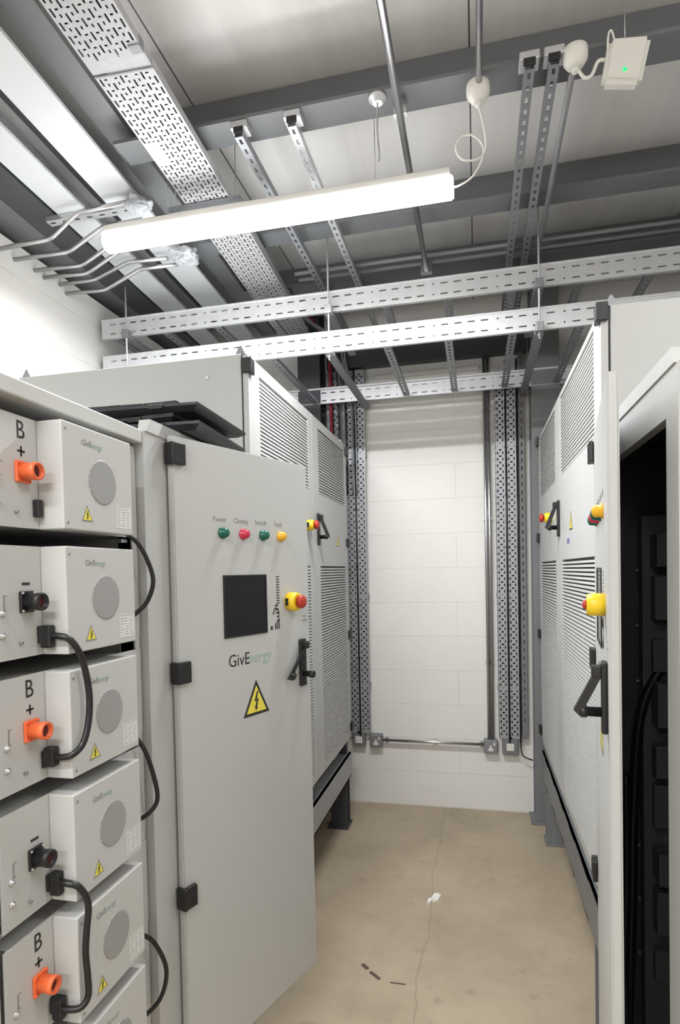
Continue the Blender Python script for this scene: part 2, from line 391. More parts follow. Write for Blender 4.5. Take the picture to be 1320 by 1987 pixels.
# ---------------------------------------------------------------- LED battens (the aisle lamp, plus unseen copies added as fill)
def batten(x0, x1, y, z0, z1, label, glow):
    T = thing('led_batten', label, 'light', ((x0+x1)/2, y, z1))
    bm = B(); hw = 0.038; h = z1-z0
    prof = [(-hw, z1-0.028), (hw, z1-0.028), (hw, z0+0.024), (hw*0.55, z0), (-hw*0.55, z0), (-hw, z0+0.024)]
    a = [bm.verts.new((x0, y+p[0], p[1])) for p in prof]; b = [bm.verts.new((x1, y+p[0], p[1])) for p in prof]
    bm.faces.new(a); bm.faces.new(list(reversed(b)))
    for k in range(6): bm.faces.new([a[k], a[(k+1) % 6], b[(k+1) % 6], b[k]])
    bmesh.ops.bevel(bm, geom=[e for e in bm.edges], offset=0.006, segments=2, affect='EDGES')
    obj('diffuser', bm, M_LED, T)
    ld = bpy.data.lights.new('led_board', 'AREA'); ld.shape = 'RECTANGLE'; ld.size = x1-x0-0.04; ld.size_y = 0.04; ld.energy = glow; ld.color = (0.965, 0.985, 1.0)
    lo = bpy.data.objects.new('led_board', ld); col.objects.link(lo); lo.parent = T; lo.location = (0, 0, z0-z1-0.002)
    boxo('housing', M_WPL, T, x0+0.012, x1-0.012, y-0.034, y+0.034, z1-0.028, z1, bev=0.004)
    for xx in (x0+0.28, x1-0.28):
        tubeo('suspension_wire', M_COND, T, [(xx, y, z1), (xx, y, ZC)], 0.0015, seg=6)
    return T
batten(-1.452, -0.062, 2.2, 2.905, 2.995, 'long lit LED batten light hanging across the aisle below the ceiling', GLOW_AISLE)
batten(-1.45, -0.06, -0.25, 2.905, 2.995, 'added unseen LED fill batten over the near end of the aisle, behind the viewpoint', FILL_NEAR)  # this batten and those below are unseen fill, added to brighten the room
batten(0.55, 1.95, 0.75, 2.905, 2.995, 'added unseen LED fill batten over the bay on the right, beyond the frame', FILL_RIGHT)
batten(-1.45, -0.06, -2.2, 2.905, 2.995, 'added unseen LED fill batten farthest back, near the front wall', FILL_FRONT)

# ---------------------------------------------------------------- cabinets
mpF = lambda x: (lambda u, v, w: (x+w, u, v))          # face looking +X: u=+Y, v=+Z
def hinge(parent, y, z, side=-1, h=0.05, name='hinge'):
    """black hinge over the door's edge at local y; side=-1: leaf on the edge facing -y"""
    bm = B()
    box(bm, -0.018, 0.016, y-0.012 if side < 0 else y, y if side < 0 else y+0.012, z-h/2, z+h/2, 0.003)
    box(bm, 0.001, 0.014, y if side < 0 else y-0.036, y+0.036 if side < 0 else y, z-h/2, z+h/2, 0.003)
    return obj(name, bm, M_BLK, parent)
def estop(parent, y, z, r=0.030, rb=0.022):
    latho('emergency_stop_housing', M_YEL, parent, (0.0, y, z), (1, 0, 0), [(0, r), (0.020, r), (0.034, r*0.92), (0.036, r*0.8)], 24)
    o = latho('emergency_stop_button', M_RED, parent, (0.030, y, z), (1, 0, 0), [(0, rb*.55), (rb*.45, rb*.55), (rb*.5, rb*.95), (rb, rb), (rb*1.27, rb*.8), (rb*1.4, rb*.36)], 24)
    bm = B()
    bar(bm, (0.012, y-(r+0.0003), z+0.012), (0.012, y-(r+0.0003), z-0.012), 0.012, 0.002, (0, 1, 0))
    obj('arrow_mark', bm, M_BLK, parent)
def swing_handle(parent, y, z0, z1, swing=0.0):
    bm = B(); box(bm, 0.0, 0.012, y-0.016, y+0.016, z0, z1, 0.004)
    pl = obj('handle_plate', bm, M_BLK, parent)
    zm = z1-0.02; ze = z0+0.045
    bm = B(); hexa(bm, [(0.012, y-0.009, zm-0.012), (0.012, y+0.009, zm-0.012), (0.024, y+0.009, zm), (0.024, y-0.009, zm),
                        (0.052-abs(swing)*.5, y-0.010-swing, ze-0.012), (0.052-abs(swing)*.5, y+0.010-swing, ze-0.012), (0.064-abs(swing)*.5, y+0.010-swing, ze), (0.064-abs(swing)*.5, y-0.010-swing, ze)])
    box(bm, 0.010, 0.030, y-0.010, y+0.010, zm-0.012, zm+0.012, 0.003)
    obj('handle_lever', bm, M_BLK, parent)
    if swing:
        bm = B(); lathe(bm, (0.022, y-swing*0.8, z0+0.048), (0.35, -1, -0.1), [(0, 0.008), (0.018, 0.008), (0.019, 0.012), (0.028, 0.012), (0.030, 0.009)], 16); obj('lever_end', bm, M_BLK, parent)
    bm = B(); lathe(bm, (0.010, y, z0+0.042), (1, 0, 0), [(0, 0.010), (0.028, 0.010), (0.029, 0.013), (0.040, 0.013), (0.042, 0.010)], 16)
    obj('lock_cylinder', bm, M_BLK, parent)
def warn_tri(parent, y, z, s, x=0.0, flip=1, yaw_=0, mtb=M_INK):
    """z is the base, s the side; yellow triangle with black border and flash"""
    h = s*0.9
    def tri(bm, k, x0, x1):
        cz = z+h/3; pts = [(y-s/2*k, cz-(h/3)*k), (y+s/2*k, cz-(h/3)*k), (y, cz+(h*2/3)*k)]
        a = [bm.verts.new((x0, p[0], p[1])) for p in pts]; b = [bm.verts.new((x1, p[0], p[1])) for p in pts]
        bm.faces.new(a); bm.faces.new(b)
        for i in range(3): bm.faces.new([a[i], a[(i+1) % 3], b[(i+1) % 3], b[i]])
    bm = B(); tri(bm, 1.0, x, x+0.0006); o = obj('warning_label', bm, mtb, parent)
    bm = B(); tri(bm, 0.76, x+0.0006, x+0.0010); obj('warning_symbol_field', bm, M_YLBL, parent)
    bm = B(); c = z+h*0.36; q = s
    P = [(0.02, 0.28), (-0.09, 0.02), (0.0, 0.05), (-0.05, -0.10), (-0.08, -0.08), (-0.03, -0.22), (0.05, -0.12), (0.01, -0.12), (0.09, 0.10), (0.0, 0.07), (0.08, 0.28)]
    a = [bm.verts.new((x+0.0010, y+p[0]*q, c+p[1]*q)) for p in P]; b = [bm.verts.new((x+0.0014, y+p[0]*q, c+p[1]*q)) for p in P]
    bm.faces.new(a); bm.faces.new(b)
    for i in range(len(P)): bm.faces.new([a[i], a[(i+1) % len(P)], b[(i+1) % len(P)], b[i]])
    obj('lightning_flash', bm, M_INK, parent)
def lug(bm, y0, y1, z, x0=-0.024, peak=0.0):
    """low folded roof edge with a peaked corner"""
    a = [(x0, y0, z), (0.0, y0, z), (0.0, y1, z), (x0, y1, z)]
    hexa(bm, a + [(x0, y0, z+0.03), (0.0, y0, z+0.03), (0.0, y1, z+0.012), (x0, y1, z+0.012)])

def tall_cabinet(loc, rotz, W, label, doors, tri_y, handle_y, stop_y, stop_z, z0=0.53, z1=2.385, depth=0.97, blue=None):
    T = thing('inverter_cabinet', label, 'cabinet', loc, rotz, world=False)
    T.rotation_euler = (0, 0, rotz)
    # body: side sheets, back, top, bottom and dark inside
    boxo('body', M_CAB, T, -depth, -0.026, 0, W, z0, z1, bev=0.003)
    boxo('door_seal', M_BLK, T, -0.026, -0.021, 0.006, W-0.006, z0+0.006, z1-0.006)
    for yy in (0.02, W-0.02):
        for xx in (-0.03, -depth+0.03):
            bm = B(); s = 1 if yy < 0.1 else -1
            hexa(bm, [(xx-0.02, yy-0.014, z1), (xx+0.02, yy-0.014, z1), (xx+0.02, yy+0.014, z1), (xx-0.02, yy+0.014, z1),
                      (xx-0.003, yy-0.012, z1+0.032), (xx+0.003, yy-0.012, z1+0.032), (xx+0.003, yy+0.012, z1+0.032), (xx-0.003, yy+0.012, z1+0.032)])
            obj('lifting_bracket', bm, M_STRUT, T)
    bm = B()
    for z in (z1-0.03, z1-0.075):
        pass
    lathe(bm, (-0.16, -0.001, z1-0.075), (0, -1, 0), [(0, 0.008), (0.003, 0.008), (0.004, 0.006)], 12)
    obj('side_screw', bm, M_GALVW, T)
    for i, (d0, d1) in enumerate(doors):
        lo = (d0+0.115 if i == 0 else d0+0.125); hi = (d1-0.065 if i == 0 else d1-0.065)
        if blue is not None: lo, hi = d0+0.08, d1-0.12
        openings = [(lo, hi, 1.995, 2.335), (lo, hi, 0.575, 1.618)]
        bm = B(); plate(bm, mpF(-0.020), (d0+0.003, d1-0.003, z0+0.004, z1-0.004), openings, 0.020)
        D = obj('door', bm, M_CAB, T)
        for (a, b, c, d) in openings:
            bm = B(); z = c+0.004
            while z+0.010 < d:
                hexa(bm, [(-0.017, a-0.003, z), (-0.0005, a-0.003, z), (-0.0005, b+0.003, z), (-0.017, b+0.003, z),
                          (-0.019, a-0.003, z+0.0085), (-0.002, a-0.003, z+0.0085), (-0.002, b+0.003, z+0.0085), (-0.019, b+0.003, z+0.0085)])
                z += 0.015
            obj('louvre', bm, M_CAB, D)
            boxo('louvre_mesh', M_LOUV, D, -0.0205, -0.0195, a, b, c, d)
        for hz in (2.34, 1.765, 1.185, 0.60):
            hinge(D, d0 if i == 0 else d1, hz, -1 if i == 0 else 1, 0.055)
        if i == 1:
            swing_handle(D, handle_y, 1.725, 1.89)
        if (tri_y > doors[0][1]) == (i == 1):
            warn_tri(D, tri_y, 1.735, 0.085, 0.0, mtb=M_INKS if blue is None else M_INK)
        if i == 0:
            estop(D, stop_y, stop_z, 0.026)
            bm = B(); box(bm, 0, 0.002, stop_y+0.06, stop_y+0.075, stop_z-0.05, stop_z-0.015); obj('key_tag', bm, M_STRUT, D)
        if blue is not None and i == 1:
            boxo('blue_label', M_BLUE, D, 0, 0.001, blue-0.03, blue+0.03, 1.683, 1.703)
    return T
tall_cabinet((-0.80, 2.06, 0), 0, 1.66, 'tall light grey two-door inverter cabinet with louvres on the left side of the aisle',
             [(0, 0.85), (0.85, 1.66)], 1.39, 0.935, 0.735, 1.814)
tall_cabinet((0.37, 3.80, 0), math.pi, 1.87, 'tall light grey two-door inverter cabinet with louvres on the right side of the aisle',
             [(0, 0.89), (0.89, 1.87)], 1.245, 0.78+0.13, 0.62, 1.835, blue=1.17, z1=2.36)

# stands under the tall cabinets
def stand(name, label, loc, rotz, W, depth, mt_beam, zt, zb, posts, mt_post, cat='stand'):
    T = thing(name, label, cat, loc, rotz, world=False)
    for xx in (0.0, -depth+0.10):
        bm = B(); t = 0.008
        box(bm, xx-0.07, xx, 0, W, zt-t, zt); box(bm, xx-0.07, xx, 0, W, zb, zb+t); box(bm, xx-0.012 if xx == 0 else xx-0.07, xx if xx == 0 else xx-0.058, 0, W, zb, zt)
        obj('side_channel', bm, mt_beam, T)
    for yy in posts:
        for xx in (0.0, -depth+0.10):
            bm = B(); t = 0.008
            box(bm, xx-0.10, xx, yy-0.05, yy-0.05+t, 0.01, zb); box(bm, xx-0.10, xx, yy+0.05-t, yy+0.05, 0.01, zb); box(bm, xx-0.054, xx-0.046, yy-0.05+t, yy+0.05-t, 0.01, zb)
            obj('leg', bm, mt_post, T)
            boxo('foot_plate', mt_post, T, xx-0.12, xx+0.01, yy-0.07, yy+0.07, 0, 0.01)
    for yy in (0.03, W/2, W-0.03):
        bm = B(); box(bm, -depth+0.03, -0.02, yy-0.025, yy+0.025, zt, 0.529)
        obj('cross_bearer', bm, M_STEELD, T)
    return T
stand('steel_stand', 'galvanised channel stand carrying the tall left cabinet', (-0.805, 2.06, 0), 0, 1.66, 0.97, M_VTRAY, 0.43, 0.28, (0.1, 1.55), M_STEELD)
stand('steel_stand', 'grey painted steel stand carrying the tall right cabinet', (0.37, 3.80, 0), math.pi, 1.87, 0.97, M_STEELG, 0.47, 0.315, (0.20, 1.72), M_STEELG)

# control cabinets
def control_cabinet(loc, rotz, label, y_door, W, door_angle, interior, depth=0.85, z0=0.12, z1=1.945):
    """front face x=0, y 0..W; the opening is y_door..y_door+0.6; the door hinges at y_door"""
    T = thing('control_cabinet', label, 'cabinet', loc, rotz, world=False)
    t = 0.02; d0, d1 = y_door, y_door+0.6
    bm = B()
    plate(bm, mpF(-0.022), (0, W, z0, z1), [(d0+0.02, d1-0.02, z0+0.09, z1-0.085)], 0.022)
    obj('front_frame', bm, M_CAB, T)
    bm = B()
    box(bm, -depth, -0.022, 0, t, z0, z1); box(bm, -depth, -0.022, W-t, W, z0, z1)
    box(bm, -depth, -depth+t, t, W-t, z0, z1); box(bm, -depth+t, -0.022, t, W-t, z0, z0+t); box(bm, -depth+t, -0.022, t, W-t, z1-t, z1)
    obj('body', bm, M_CAB, T)
    bm = B(); box(bm, -depth+0.03, -0.02, 0.02, W-0.02, 0.0, z0); obj('plinth', bm, M_STEELD, T)
    # folded roof edge with raised corner
    bm = B()
    hexa(bm, [(-0.02, 0.01, z1), (0.004, 0.01, z1), (0.004, W-0.01, z1), (-0.02, W-0.01, z1),
              (-0.03, 0.035, z1+0.035), (0.001, 0.035, z1+0.035), (0.001, W-0.035, z1+0.035), (-0.03, W-0.035, z1+0.035)])
    obj('roof_lip', bm, M_CAB, T)
    if interior:
        L_ = T
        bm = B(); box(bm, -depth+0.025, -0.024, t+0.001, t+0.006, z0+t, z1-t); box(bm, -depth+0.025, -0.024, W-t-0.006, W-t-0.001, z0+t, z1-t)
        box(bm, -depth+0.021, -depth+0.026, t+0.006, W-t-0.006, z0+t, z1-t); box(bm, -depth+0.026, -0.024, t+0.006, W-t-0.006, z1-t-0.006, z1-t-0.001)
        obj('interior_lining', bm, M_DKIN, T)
        Dn = boxo('equipment_column', M_DKIN2, T, -0.30, -0.10, 0.06, 0.105, z0+0.1, z1-0.22, bev=0.004)
        for k in range(9):
            zz = 0.42+0.145*k
            boxo('equipment_module', M_DKIN2, T, -0.28, -0.12, 0.105, 0.105+0.03+0.02*((k*7) % 3), zz, zz+0.09+0.03*((k*5) % 2), bev=0.003)
        for k in range(8):
            zz = 0.45+0.16*k
            bm = B(); box(bm, -0.105, -0.095, 0.045, 0.06, zz, zz+0.004); obj('terminal_screw', bm, M_GALV, T)
        boxo('contactor', M_BLK, T, -0.36, -0.26, 0.08, 0.24, 1.36, 1.55, bev=0.01)
        tubeo('wiring_loom', M_RUB, T, [(-0.06, 0.07, 0.2), (-0.07, 0.09, 0.6), (-0.08, 0.08, 0.9), (-0.10, 0.11, 1.2), (-0.2, 0.12, 1.37), (-0.28, 0.12, 1.40)], 0.013, n=6)
        tubeo('wiring_loom', M_RUB, T, [(-0.05, 0.10, 0.2), (-0.04, 0.13, 0.45), (-0.055, 0.10, 0.72), (-0.05, 0.12, 1.0)], 0.010, n=6)
        boxo('terminal_block', M_STRUT, T, -0.34, -0.31, 0.12, 0.14, 1.29, 1.34)
        boxo('terminal_block', M_STRUT, T, -0.40, -0.37, 0.12, 0.14, 1.28, 1.33)
        tubeo('interior_light', M_STRUT, T, [(-0.05, W-0.11, z1-0.075), (-0.10, W-0.15, z1-0.085), (-0.13, W-0.13, z1-0.08)], 0.014, n=4)
    else:
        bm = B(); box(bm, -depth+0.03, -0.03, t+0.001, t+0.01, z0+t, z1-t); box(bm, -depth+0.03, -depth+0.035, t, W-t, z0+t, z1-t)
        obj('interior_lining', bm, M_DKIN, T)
        boxo('mounting_plate', M_DKIN2, T, -depth+0.10, -depth+0.105, 0.08, W-0.08, 0.3, 1.8)
    # door, in its own frame: y 0..0.6 from the hinge, outer face x=0
    bm = B(); zb, zt = 0.21, 1.953
    plate(bm, mpF(-0.022), (0.0, 0.598, zb, zt), [], 0.022)
    bmesh.ops.bevel(bm, geom=[e for e in bm.edges if not e.is_wire and e.calc_length() > 0.3], offset=0.004, segments=2, affect='EDGES')
    D = obj('door', bm, M_CAB, T, pivot=(0.024, y_door, 0), rotz=-door_angle)
    for hz in (1.905, 1.325, 0.72): hinge(D, 0.0, hz, -1, 0.058)
    lets = [('Power', 0.178, M_GRN, 'green_lamp'), ('Closing', 0.266, M_REDL, 'red_lamp'), ('Switch', 0.357, M_GRN, 'green_lamp'), ('Fault', 0.444, M_AMB, 'amber_lamp')]
    mp = mpF(0.0)
    for s, y, mt, nm in lets:
        Lp = latho('indicator_lamp', mt, D, (0, y, 1.704), (1, 0, 0), [(0, 0.0165), (0.004, 0.0165), (0.005, 0.014), (0.016, 0.0135), (0.021, 0.010), (0.023, 0.004)], 20)
        Lp['label'] = nm.replace('_', ' ')
        bm = B(); text(bm, s, 0.022, (y-0.008, 1.736, 0), mp, squeeze=0.95); obj('lamp_caption', bm, M_INKS, D)
    # screen
    bm = B(); box(bm, -0.001, 0.0012, 0.180, 0.364, 1.402, 1.578, 0.0005); S = obj('display_window', bm, M_GLS, D)
    bm = B(); plate(bm, mpF(0.0), (0.176, 0.368, 1.398, 1.582), [(0.180, 0.364, 1.402, 1.578)], 0.0030); obj('display_bezel', bm, M_BLK, D)
    # vertical printed strip beside the screen
    bm = B()
    for k in range(11): box(bm, 0, 0.0006, 0.418, 0.434, 1.575-0.0085*k-0.0035, 1.575-0.0085*k)
    for k in range(5): box(bm, 0, 0.0006, 0.410+0.003*k, 0.424+0.002*k, 1.478-0.012*k, 1.484-0.012*k)
    tube(bm, [(0.0003, 0.400, 1.452), (0.0003, 0.408, 1.472), (0.0003, 0.424, 1.468), (0.0003, 0.430, 1.450)], 0.002, 6, 4)
    for k in range(3): box(bm, 0, 0.0006, 0.408+0.009*k, 0.413+0.009*k, 1.404, 1.424+0.008*k)
    box(bm, 0, 0.0006, 0.386, 0.396, 1.404, 1.416)
    obj('printed_strip', bm, M_INK, D)
    bm = B(); text(bm, 'GivE', 0.052, (0.190, 1.312, 0), mp, align='LEFT', squeeze=0.95); obj('logo_lettering', bm, M_INK, D)
    bm = B(); text(bm, 'nergy', 0.050, (0.278, 1.312, 0), mp, align='LEFT', squeeze=0.95); obj('logo_lettering', bm, M_INKG, D, label='grey-green end of the logo')
    bm = B(); lathe(bm, (0, 0.418, 1.352), (1, 0, 0), [(0, 0.004), (0.0006, 0.004)], 10); obj('logo_dot', bm, M_INKG, D)
    warn_tri(D, 0.309, 1.150, 0.120)
    if interior: estop(D, 0.488, 1.505, 0.024, 0.010); swing_handle(D, 0.545, 1.250, 1.395)
    else: estop(D, 0.488, 1.49, 0.031); swing_handle(D, 0.545, 1.200, 1.360, 0.085)
    bm = B()
    box(bm, 0, 0.0006, 0.556, 0.580, 1.420, 1.425); box(bm, 0, 0.0006, 0.560, 0.575, 1.434, 1.438)
    obj('small_print', bm, M_INKS, D)
    return T
control_cabinet((-0.80, 1.34, 0), 0, 'light grey control cabinet on the left, door with screen and lamps standing ajar',
                0.10, 0.715, R(20), False)
control_cabinet((0.350, 1.925, 0), math.pi, 'light grey control cabinet on the right, door wide open showing dark interior',
                0.105, 0.755, R(7.9), True)

# black plastic sheets stacked on the left control cabinet
zz = 1.985
sheets = [(-1.15, -0.745, 1.50, 1.90, 0.022, 4), (-1.12, -0.80, 1.52, 1.84, 0.026, -3), (-1.16, -0.735, 1.49, 1.87, 0.020, 2),
          (-1.18, -0.815, 1.56, 1.90, 0.026, -2), (-1.20, -0.93, 1.60, 1.93, 0.016, 3)]
sl = ['bottom black plastic panel of the stack on the left control cabinet', 'second black plastic panel from the bottom of the stack',
      'middle black plastic panel of the stack, jutting toward the aisle', 'fourth black plastic panel up, with a folded rim', 'topmost black plastic panel of the stack, farthest left']
for (x0, x1, y0, y1, h, a), lb in zip(sheets, sl):
    T = thing('black_tray', lb, 'plastic tray', ((x0+x1)/2, (y0+y1)/2, zz), R(a), 'black panels stacked on the control cabinet', world=False)
    hx, hy = (x1-x0)/2, (y1-y0)/2
    bm = B()
    hexa(bm, [(-hx+.02, -hy+.02, 0), (hx-.02, -hy+.02, 0), (hx-.02, hy-.02, 0), (-hx+.02, hy-.02, 0),
              (-hx, -hy, h*0.6), (hx, -hy, h*0.6), (hx, hy, h*0.6), (-hx, hy, h*0.6)])
    obj('tray_base', bm, M_BLKP, T)
    bm = B(); plate(bm, lambda u, v, w: (u, v, h*0.6+w), (-hx, hx, -hy, hy), [(-hx+.015, hx-.015, -hy+.015, hy-.015)], h*0.4-0.001)
    obj('rim', bm, M_BLKP, T)
    bm = B(); box(bm, hx-0.14, hx-0.10, -hy-0.006, -hy+0.0, h*0.3, h*0.9, 0.002); obj('clip', bm, M_BLK, T)
    zz += h

# ---------------------------------------------------------------- battery rack and modules
XF = -0.82; XB = -0.764
T = thing('battery_rack', 'open light grey battery rack holding the battery modules on the left', 'rack', (-1.2, 1.10, 0))
for yy in (0.845, 1.318):
    for xx in (-0.865, -1.62):
        boxo('post', M_RACK, T, xx, xx+0.043, yy-0.0, yy+0.018, 0.0, 1.905, bev=0.002)
boxo('top_panel', M_RACK, T, -1.62, -0.80, 0.83, 1.337, 1.912, 1.945, bev=0.003)
boxo('side_panel', M_RACK, T, -1.62, -0.87, 1.325, 1.335, 0.05, 1.905, label='side sheet next to the control cabinet')
boxo('side_panel', M_RACK, T, -1.62, -0.87, 0.838, 0.844, 0.05, 1.905)
boxo('back_panel', M_DKIN, T, -1.63, -1.622, 0.845, 1.335, 0.05, 1.905)
boxo('base', M_RACK, T, -1.62, -0.825, 0.845, 1.335, 0.0, 0.05)
for k in range(8):
    zb = 1.679-0.2405*k
    for yy in (0.863, 1.29):
        boxo('shelf_rail', M_GALV, T, -1.5, -0.835, yy, yy+0.025, zb-0.012, zb-0.004)
boxo('cable_tidy_panel', M_RACK, T, -0.868, -0.828, 1.338-0.02, 1.336, 0.05, 1.905)

places = ['top', 'second from the top', 'third from the top', 'fourth from the top', 'fifth from the top', 'lowest one visible']
for k in range(6):
    zb = 1.679-0.2405*k; zt = zb+0.207; plus = (k % 2 == 0)
    T = thing('battery_module', 'light grey battery module with %s connector, %s in the rack' % ('orange' if plus else 'black', places[k]), 'battery', (-1.1, 1.1, zb), group='battery modules in the rack')
    bm = B()
    plate(bm, mpF(XF-0.004), (0.872, 1.334, zb, zt), [], 0.004)
    box(bm, -1.5, XF-0.004, 0.890, 1.288, zb+0.004, zt-0.006)
    obj('case', bm, M_CAB2, T)
    bm = B(); box(bm, XF, XB, 0.994, 1.226, zb-0.001, zt, 0.0025, 2)
    H = obj('fan_housing', bm, M_CAB2, T)
    latho('fan_grille', M_GRILLE, H, (XB-0.001, 1.118, zb+0.103), (1, 0, 0), [(0, 0.046), (0.0022, 0.046), (0.0024, 0.044)], 40)
    warn_tri(H, 1.064, zb+0.018, 0.036, XB, mtb=M_INKS)
    bm = B(); text(bm, 'GivE', 0.017, (1.052, zb+0.170, XB), lambda u, v, w: (w, u, v), align='LEFT'); obj('logo_lettering', bm, M_INKS, H)
    bm = B(); text(bm, 'nergy', 0.016, (1.083, zb+0.170, XB), lambda u, v, w: (w, u, v), align='LEFT'); obj('logo_lettering', bm, M_INKG, H)
    Lb = boxo('rating_label', M_LBL, H, XB, XB+0.0005, 1.165, 1.219, zb+0.012, zb+0.062)
    bm = B(); random.seed(k)
    for j in range(7):
        for c in range(3): box(bm, XB+0.0005, XB+0.0007, 1.168+0.017*c, 1.168+0.017*c+0.006+0.008*random.random(), zb+0.017+j*0.006, zb+0.0182+j*0.006)
    box(bm, XB+0.0005, XB+0.0007, 1.167, 1.217, zb+0.0595, zb+0.0605)
    obj('label_print', bm, M_INKS, Lb)
    for (yy, zc) in ((1.001, zb+0.012), (1.001, zb+0.192)):
        latho('screw', M_STRUT, H, (XB, yy+0.004, zc), (1, 0, 0), [(0, 0.0028), (0.0012, 0.0026)], 10)
    # mounting ears' screws
    for yy in (0.893, 1.302):
        for zc in (zb+0.045, zb+0.085):
            latho('mounting_screw', M_GALV, T, (XF, yy, zc), (1, 0, 0), [(0, 0.006), (0.003, 0.006), (0.0031, 0.0035), (0.008, 0.003)], 12)
    # power connector
    mc = M_ORG if plus else M_BLK; yc, zc = 0.953, zb+0.103
    bm = B(); box(bm, XF, XF+0.006, yc-0.018, yc+0.018, zc-0.020, zc+0.020, 0.002); C = obj('connector_flange', bm, mc, T, label='orange connector' if plus else 'black connector')
    bm = B(); lathe(bm, (XF+0.005, yc, zc), (1, 0.0, 0), [(0, 0.0165), (0.020, 0.0155), (0.021, 0.0165), (0.032, 0.0165), (0.0325, 0.0125), (0.022, 0.012)], 24)
    obj('connector_socket', bm, mc, C)
    latho('connector_bore', mat('bore_%d' % k, (0.10, 0.02, 0.02), 0.6), C, (XF+0.0265, yc, zc), (1, 0, 0), [(0, 0.0122), (0.002, 0.0122)], 20)
    bm = B(); 
    for a in (-1, 1):
        for b in (-1, 1): lathe(bm, (XF+0.006, yc+a*0.0145, zc+b*0.0165), (1, 0, 0), [(0, 0.0025), (0.002, 0.0022)], 8)
    obj('flange_screw', bm, M_GALVW if not plus else M_ORG, C)
    # printed polarity
    mpp = lambda u, v, w: (w, u, v)
    if plus:
        bm = B(); text(bm, 'B', 0.048, (0.953, zc+0.062, XF), mpp, squeeze=0.85); obj('letter', bm, M_INK, T)
        bm = B(); box(bm, XF, XF+0.0006, 0.944, 0.963, zc+0.0365, zc+0.0405); box(bm, XF, XF+0.0006, 0.9515, 0.9555, zc+0.029, zc+0.048); obj('plus_sign', bm, M_INK, T)
    else:
        bm = B(); box(bm, XF, XF+0.0006, 0.944, 0.964, zc+0.031, zc+0.036); obj('minus_sign', bm, M_INK, T)
    bm = B(); box(bm, XF, XF+0.0006, 0.898, 0.901, zc-0.014, zc+0.014); box(bm, XF, XF+0.0006, 0.901, 0.907, zc+0.012, zc+0.014); box(bm, XF, XF+0.0006, 0.901, 0.905, zc-0.014, zc-0.012)
    obj('vent_slot', bm, M_INKS, T)
    # communication port
    boxo('communication_port', M_BLK, T, XF, XF+(0.014 if k == 0 else 0.008), 0.978, 0.990, zb+0.022, zb+0.055, bev=0.002)
    latho('earth_stud', M_STRUT, T, (XF, 0.935, zb+0.028), (1, 0, 0), [(0, 0.003), (0.006, 0.003)], 10)

def cable(name, label, pts, r, mt=M_RUB, n=6, ends=None, group=None):
    if ends is None:
        o = tubeo(name, mt, None, pts, r, n=n, seg=12); return tag(o, label, 'cable', group)
    T = thing(name, label, 'cable', pts[0], group=group)
    tubeo('sheath', mt, T, pts, r, n=n, seg=12)
    for e in ends: 
        bm = B(); box(bm, *e, bev=0.003); obj('plug', bm, M_BLK, T)
    return T
cable('link_cable', 'black link cable looping down from the second battery module to the third',
      [(-0.800, 0.984, 1.475), (-0.775, 0.984, 1.474), (-0.756, 0.990, 1.466), (-0.748, 1.010, 1.430), (-0.746, 1.026, 1.365), (-0.746, 1.024, 1.31), (-0.748, 1.008, 1.266), (-0.756, 0.988, 1.248), (-0.775, 0.982, 1.243), (-0.800, 0.982, 1.243)], 0.0065,
      ends=[(-0.812, -0.79, 0.976, 0.992, 1.452, 1.495), (-0.812, -0.79, 0.974, 0.992, 1.224, 1.262)], group='front link cables')
cable('link_cable', 'black link cable with shiny collar hanging from the fourth battery module to the fifth',
      [(-0.800, 0.985, 1.000), (-0.775, 0.984, 0.998), (-0.756, 0.992, 0.988), (-0.748, 1.006, 0.950), (-0.748, 0.999, 0.90), (-0.748, 0.994, 0.86), (-0.748, 0.998, 0.81), (-0.750, 1.000, 0.770), (-0.758, 0.988, 0.755), (-0.780, 0.981, 0.753), (-0.800, 0.98, 0.755)], 0.0065,
      ends=[(-0.812, -0.79, 0.978, 0.994, 0.973, 1.018), (-0.812, -0.79, 0.972, 0.990, 0.732, 0.775)], group='front link cables')
cable('side_cable', 'black cable bowing at the right edge of the rack from top module to second', [(-0.812, 1.262, 1.690), (-0.79, 1.285, 1.665), (-0.775, 1.305, 1.62), (-0.770, 1.318, 1.57), (-0.785, 1.310, 1.52), (-0.812, 1.285, 1.486)], 0.0055, group='side cables of the rack')
cable('side_cable', 'black cable bowing at the right edge of the rack from third module to fourth', [(-0.812, 1.272, 1.212), (-0.79, 1.290, 1.165), (-0.775, 1.302, 1.10), (-0.772, 1.312, 1.04), (-0.785, 1.300, 1.01), (-0.812, 1.282, 0.992)], 0.0055, group='side cables of the rack')
cable('side_cable', 'black cable bowing at the right edge of the rack from fifth module to sixth', [(-0.812, 1.272, 0.722), (-0.79, 1.30, 0.69), (-0.772, 1.325, 0.62), (-0.772, 1.325, 0.57), (-0.785, 1.310, 0.53), (-0.812, 1.282, 0.507)], 0.0055, group='side cables of the rack')

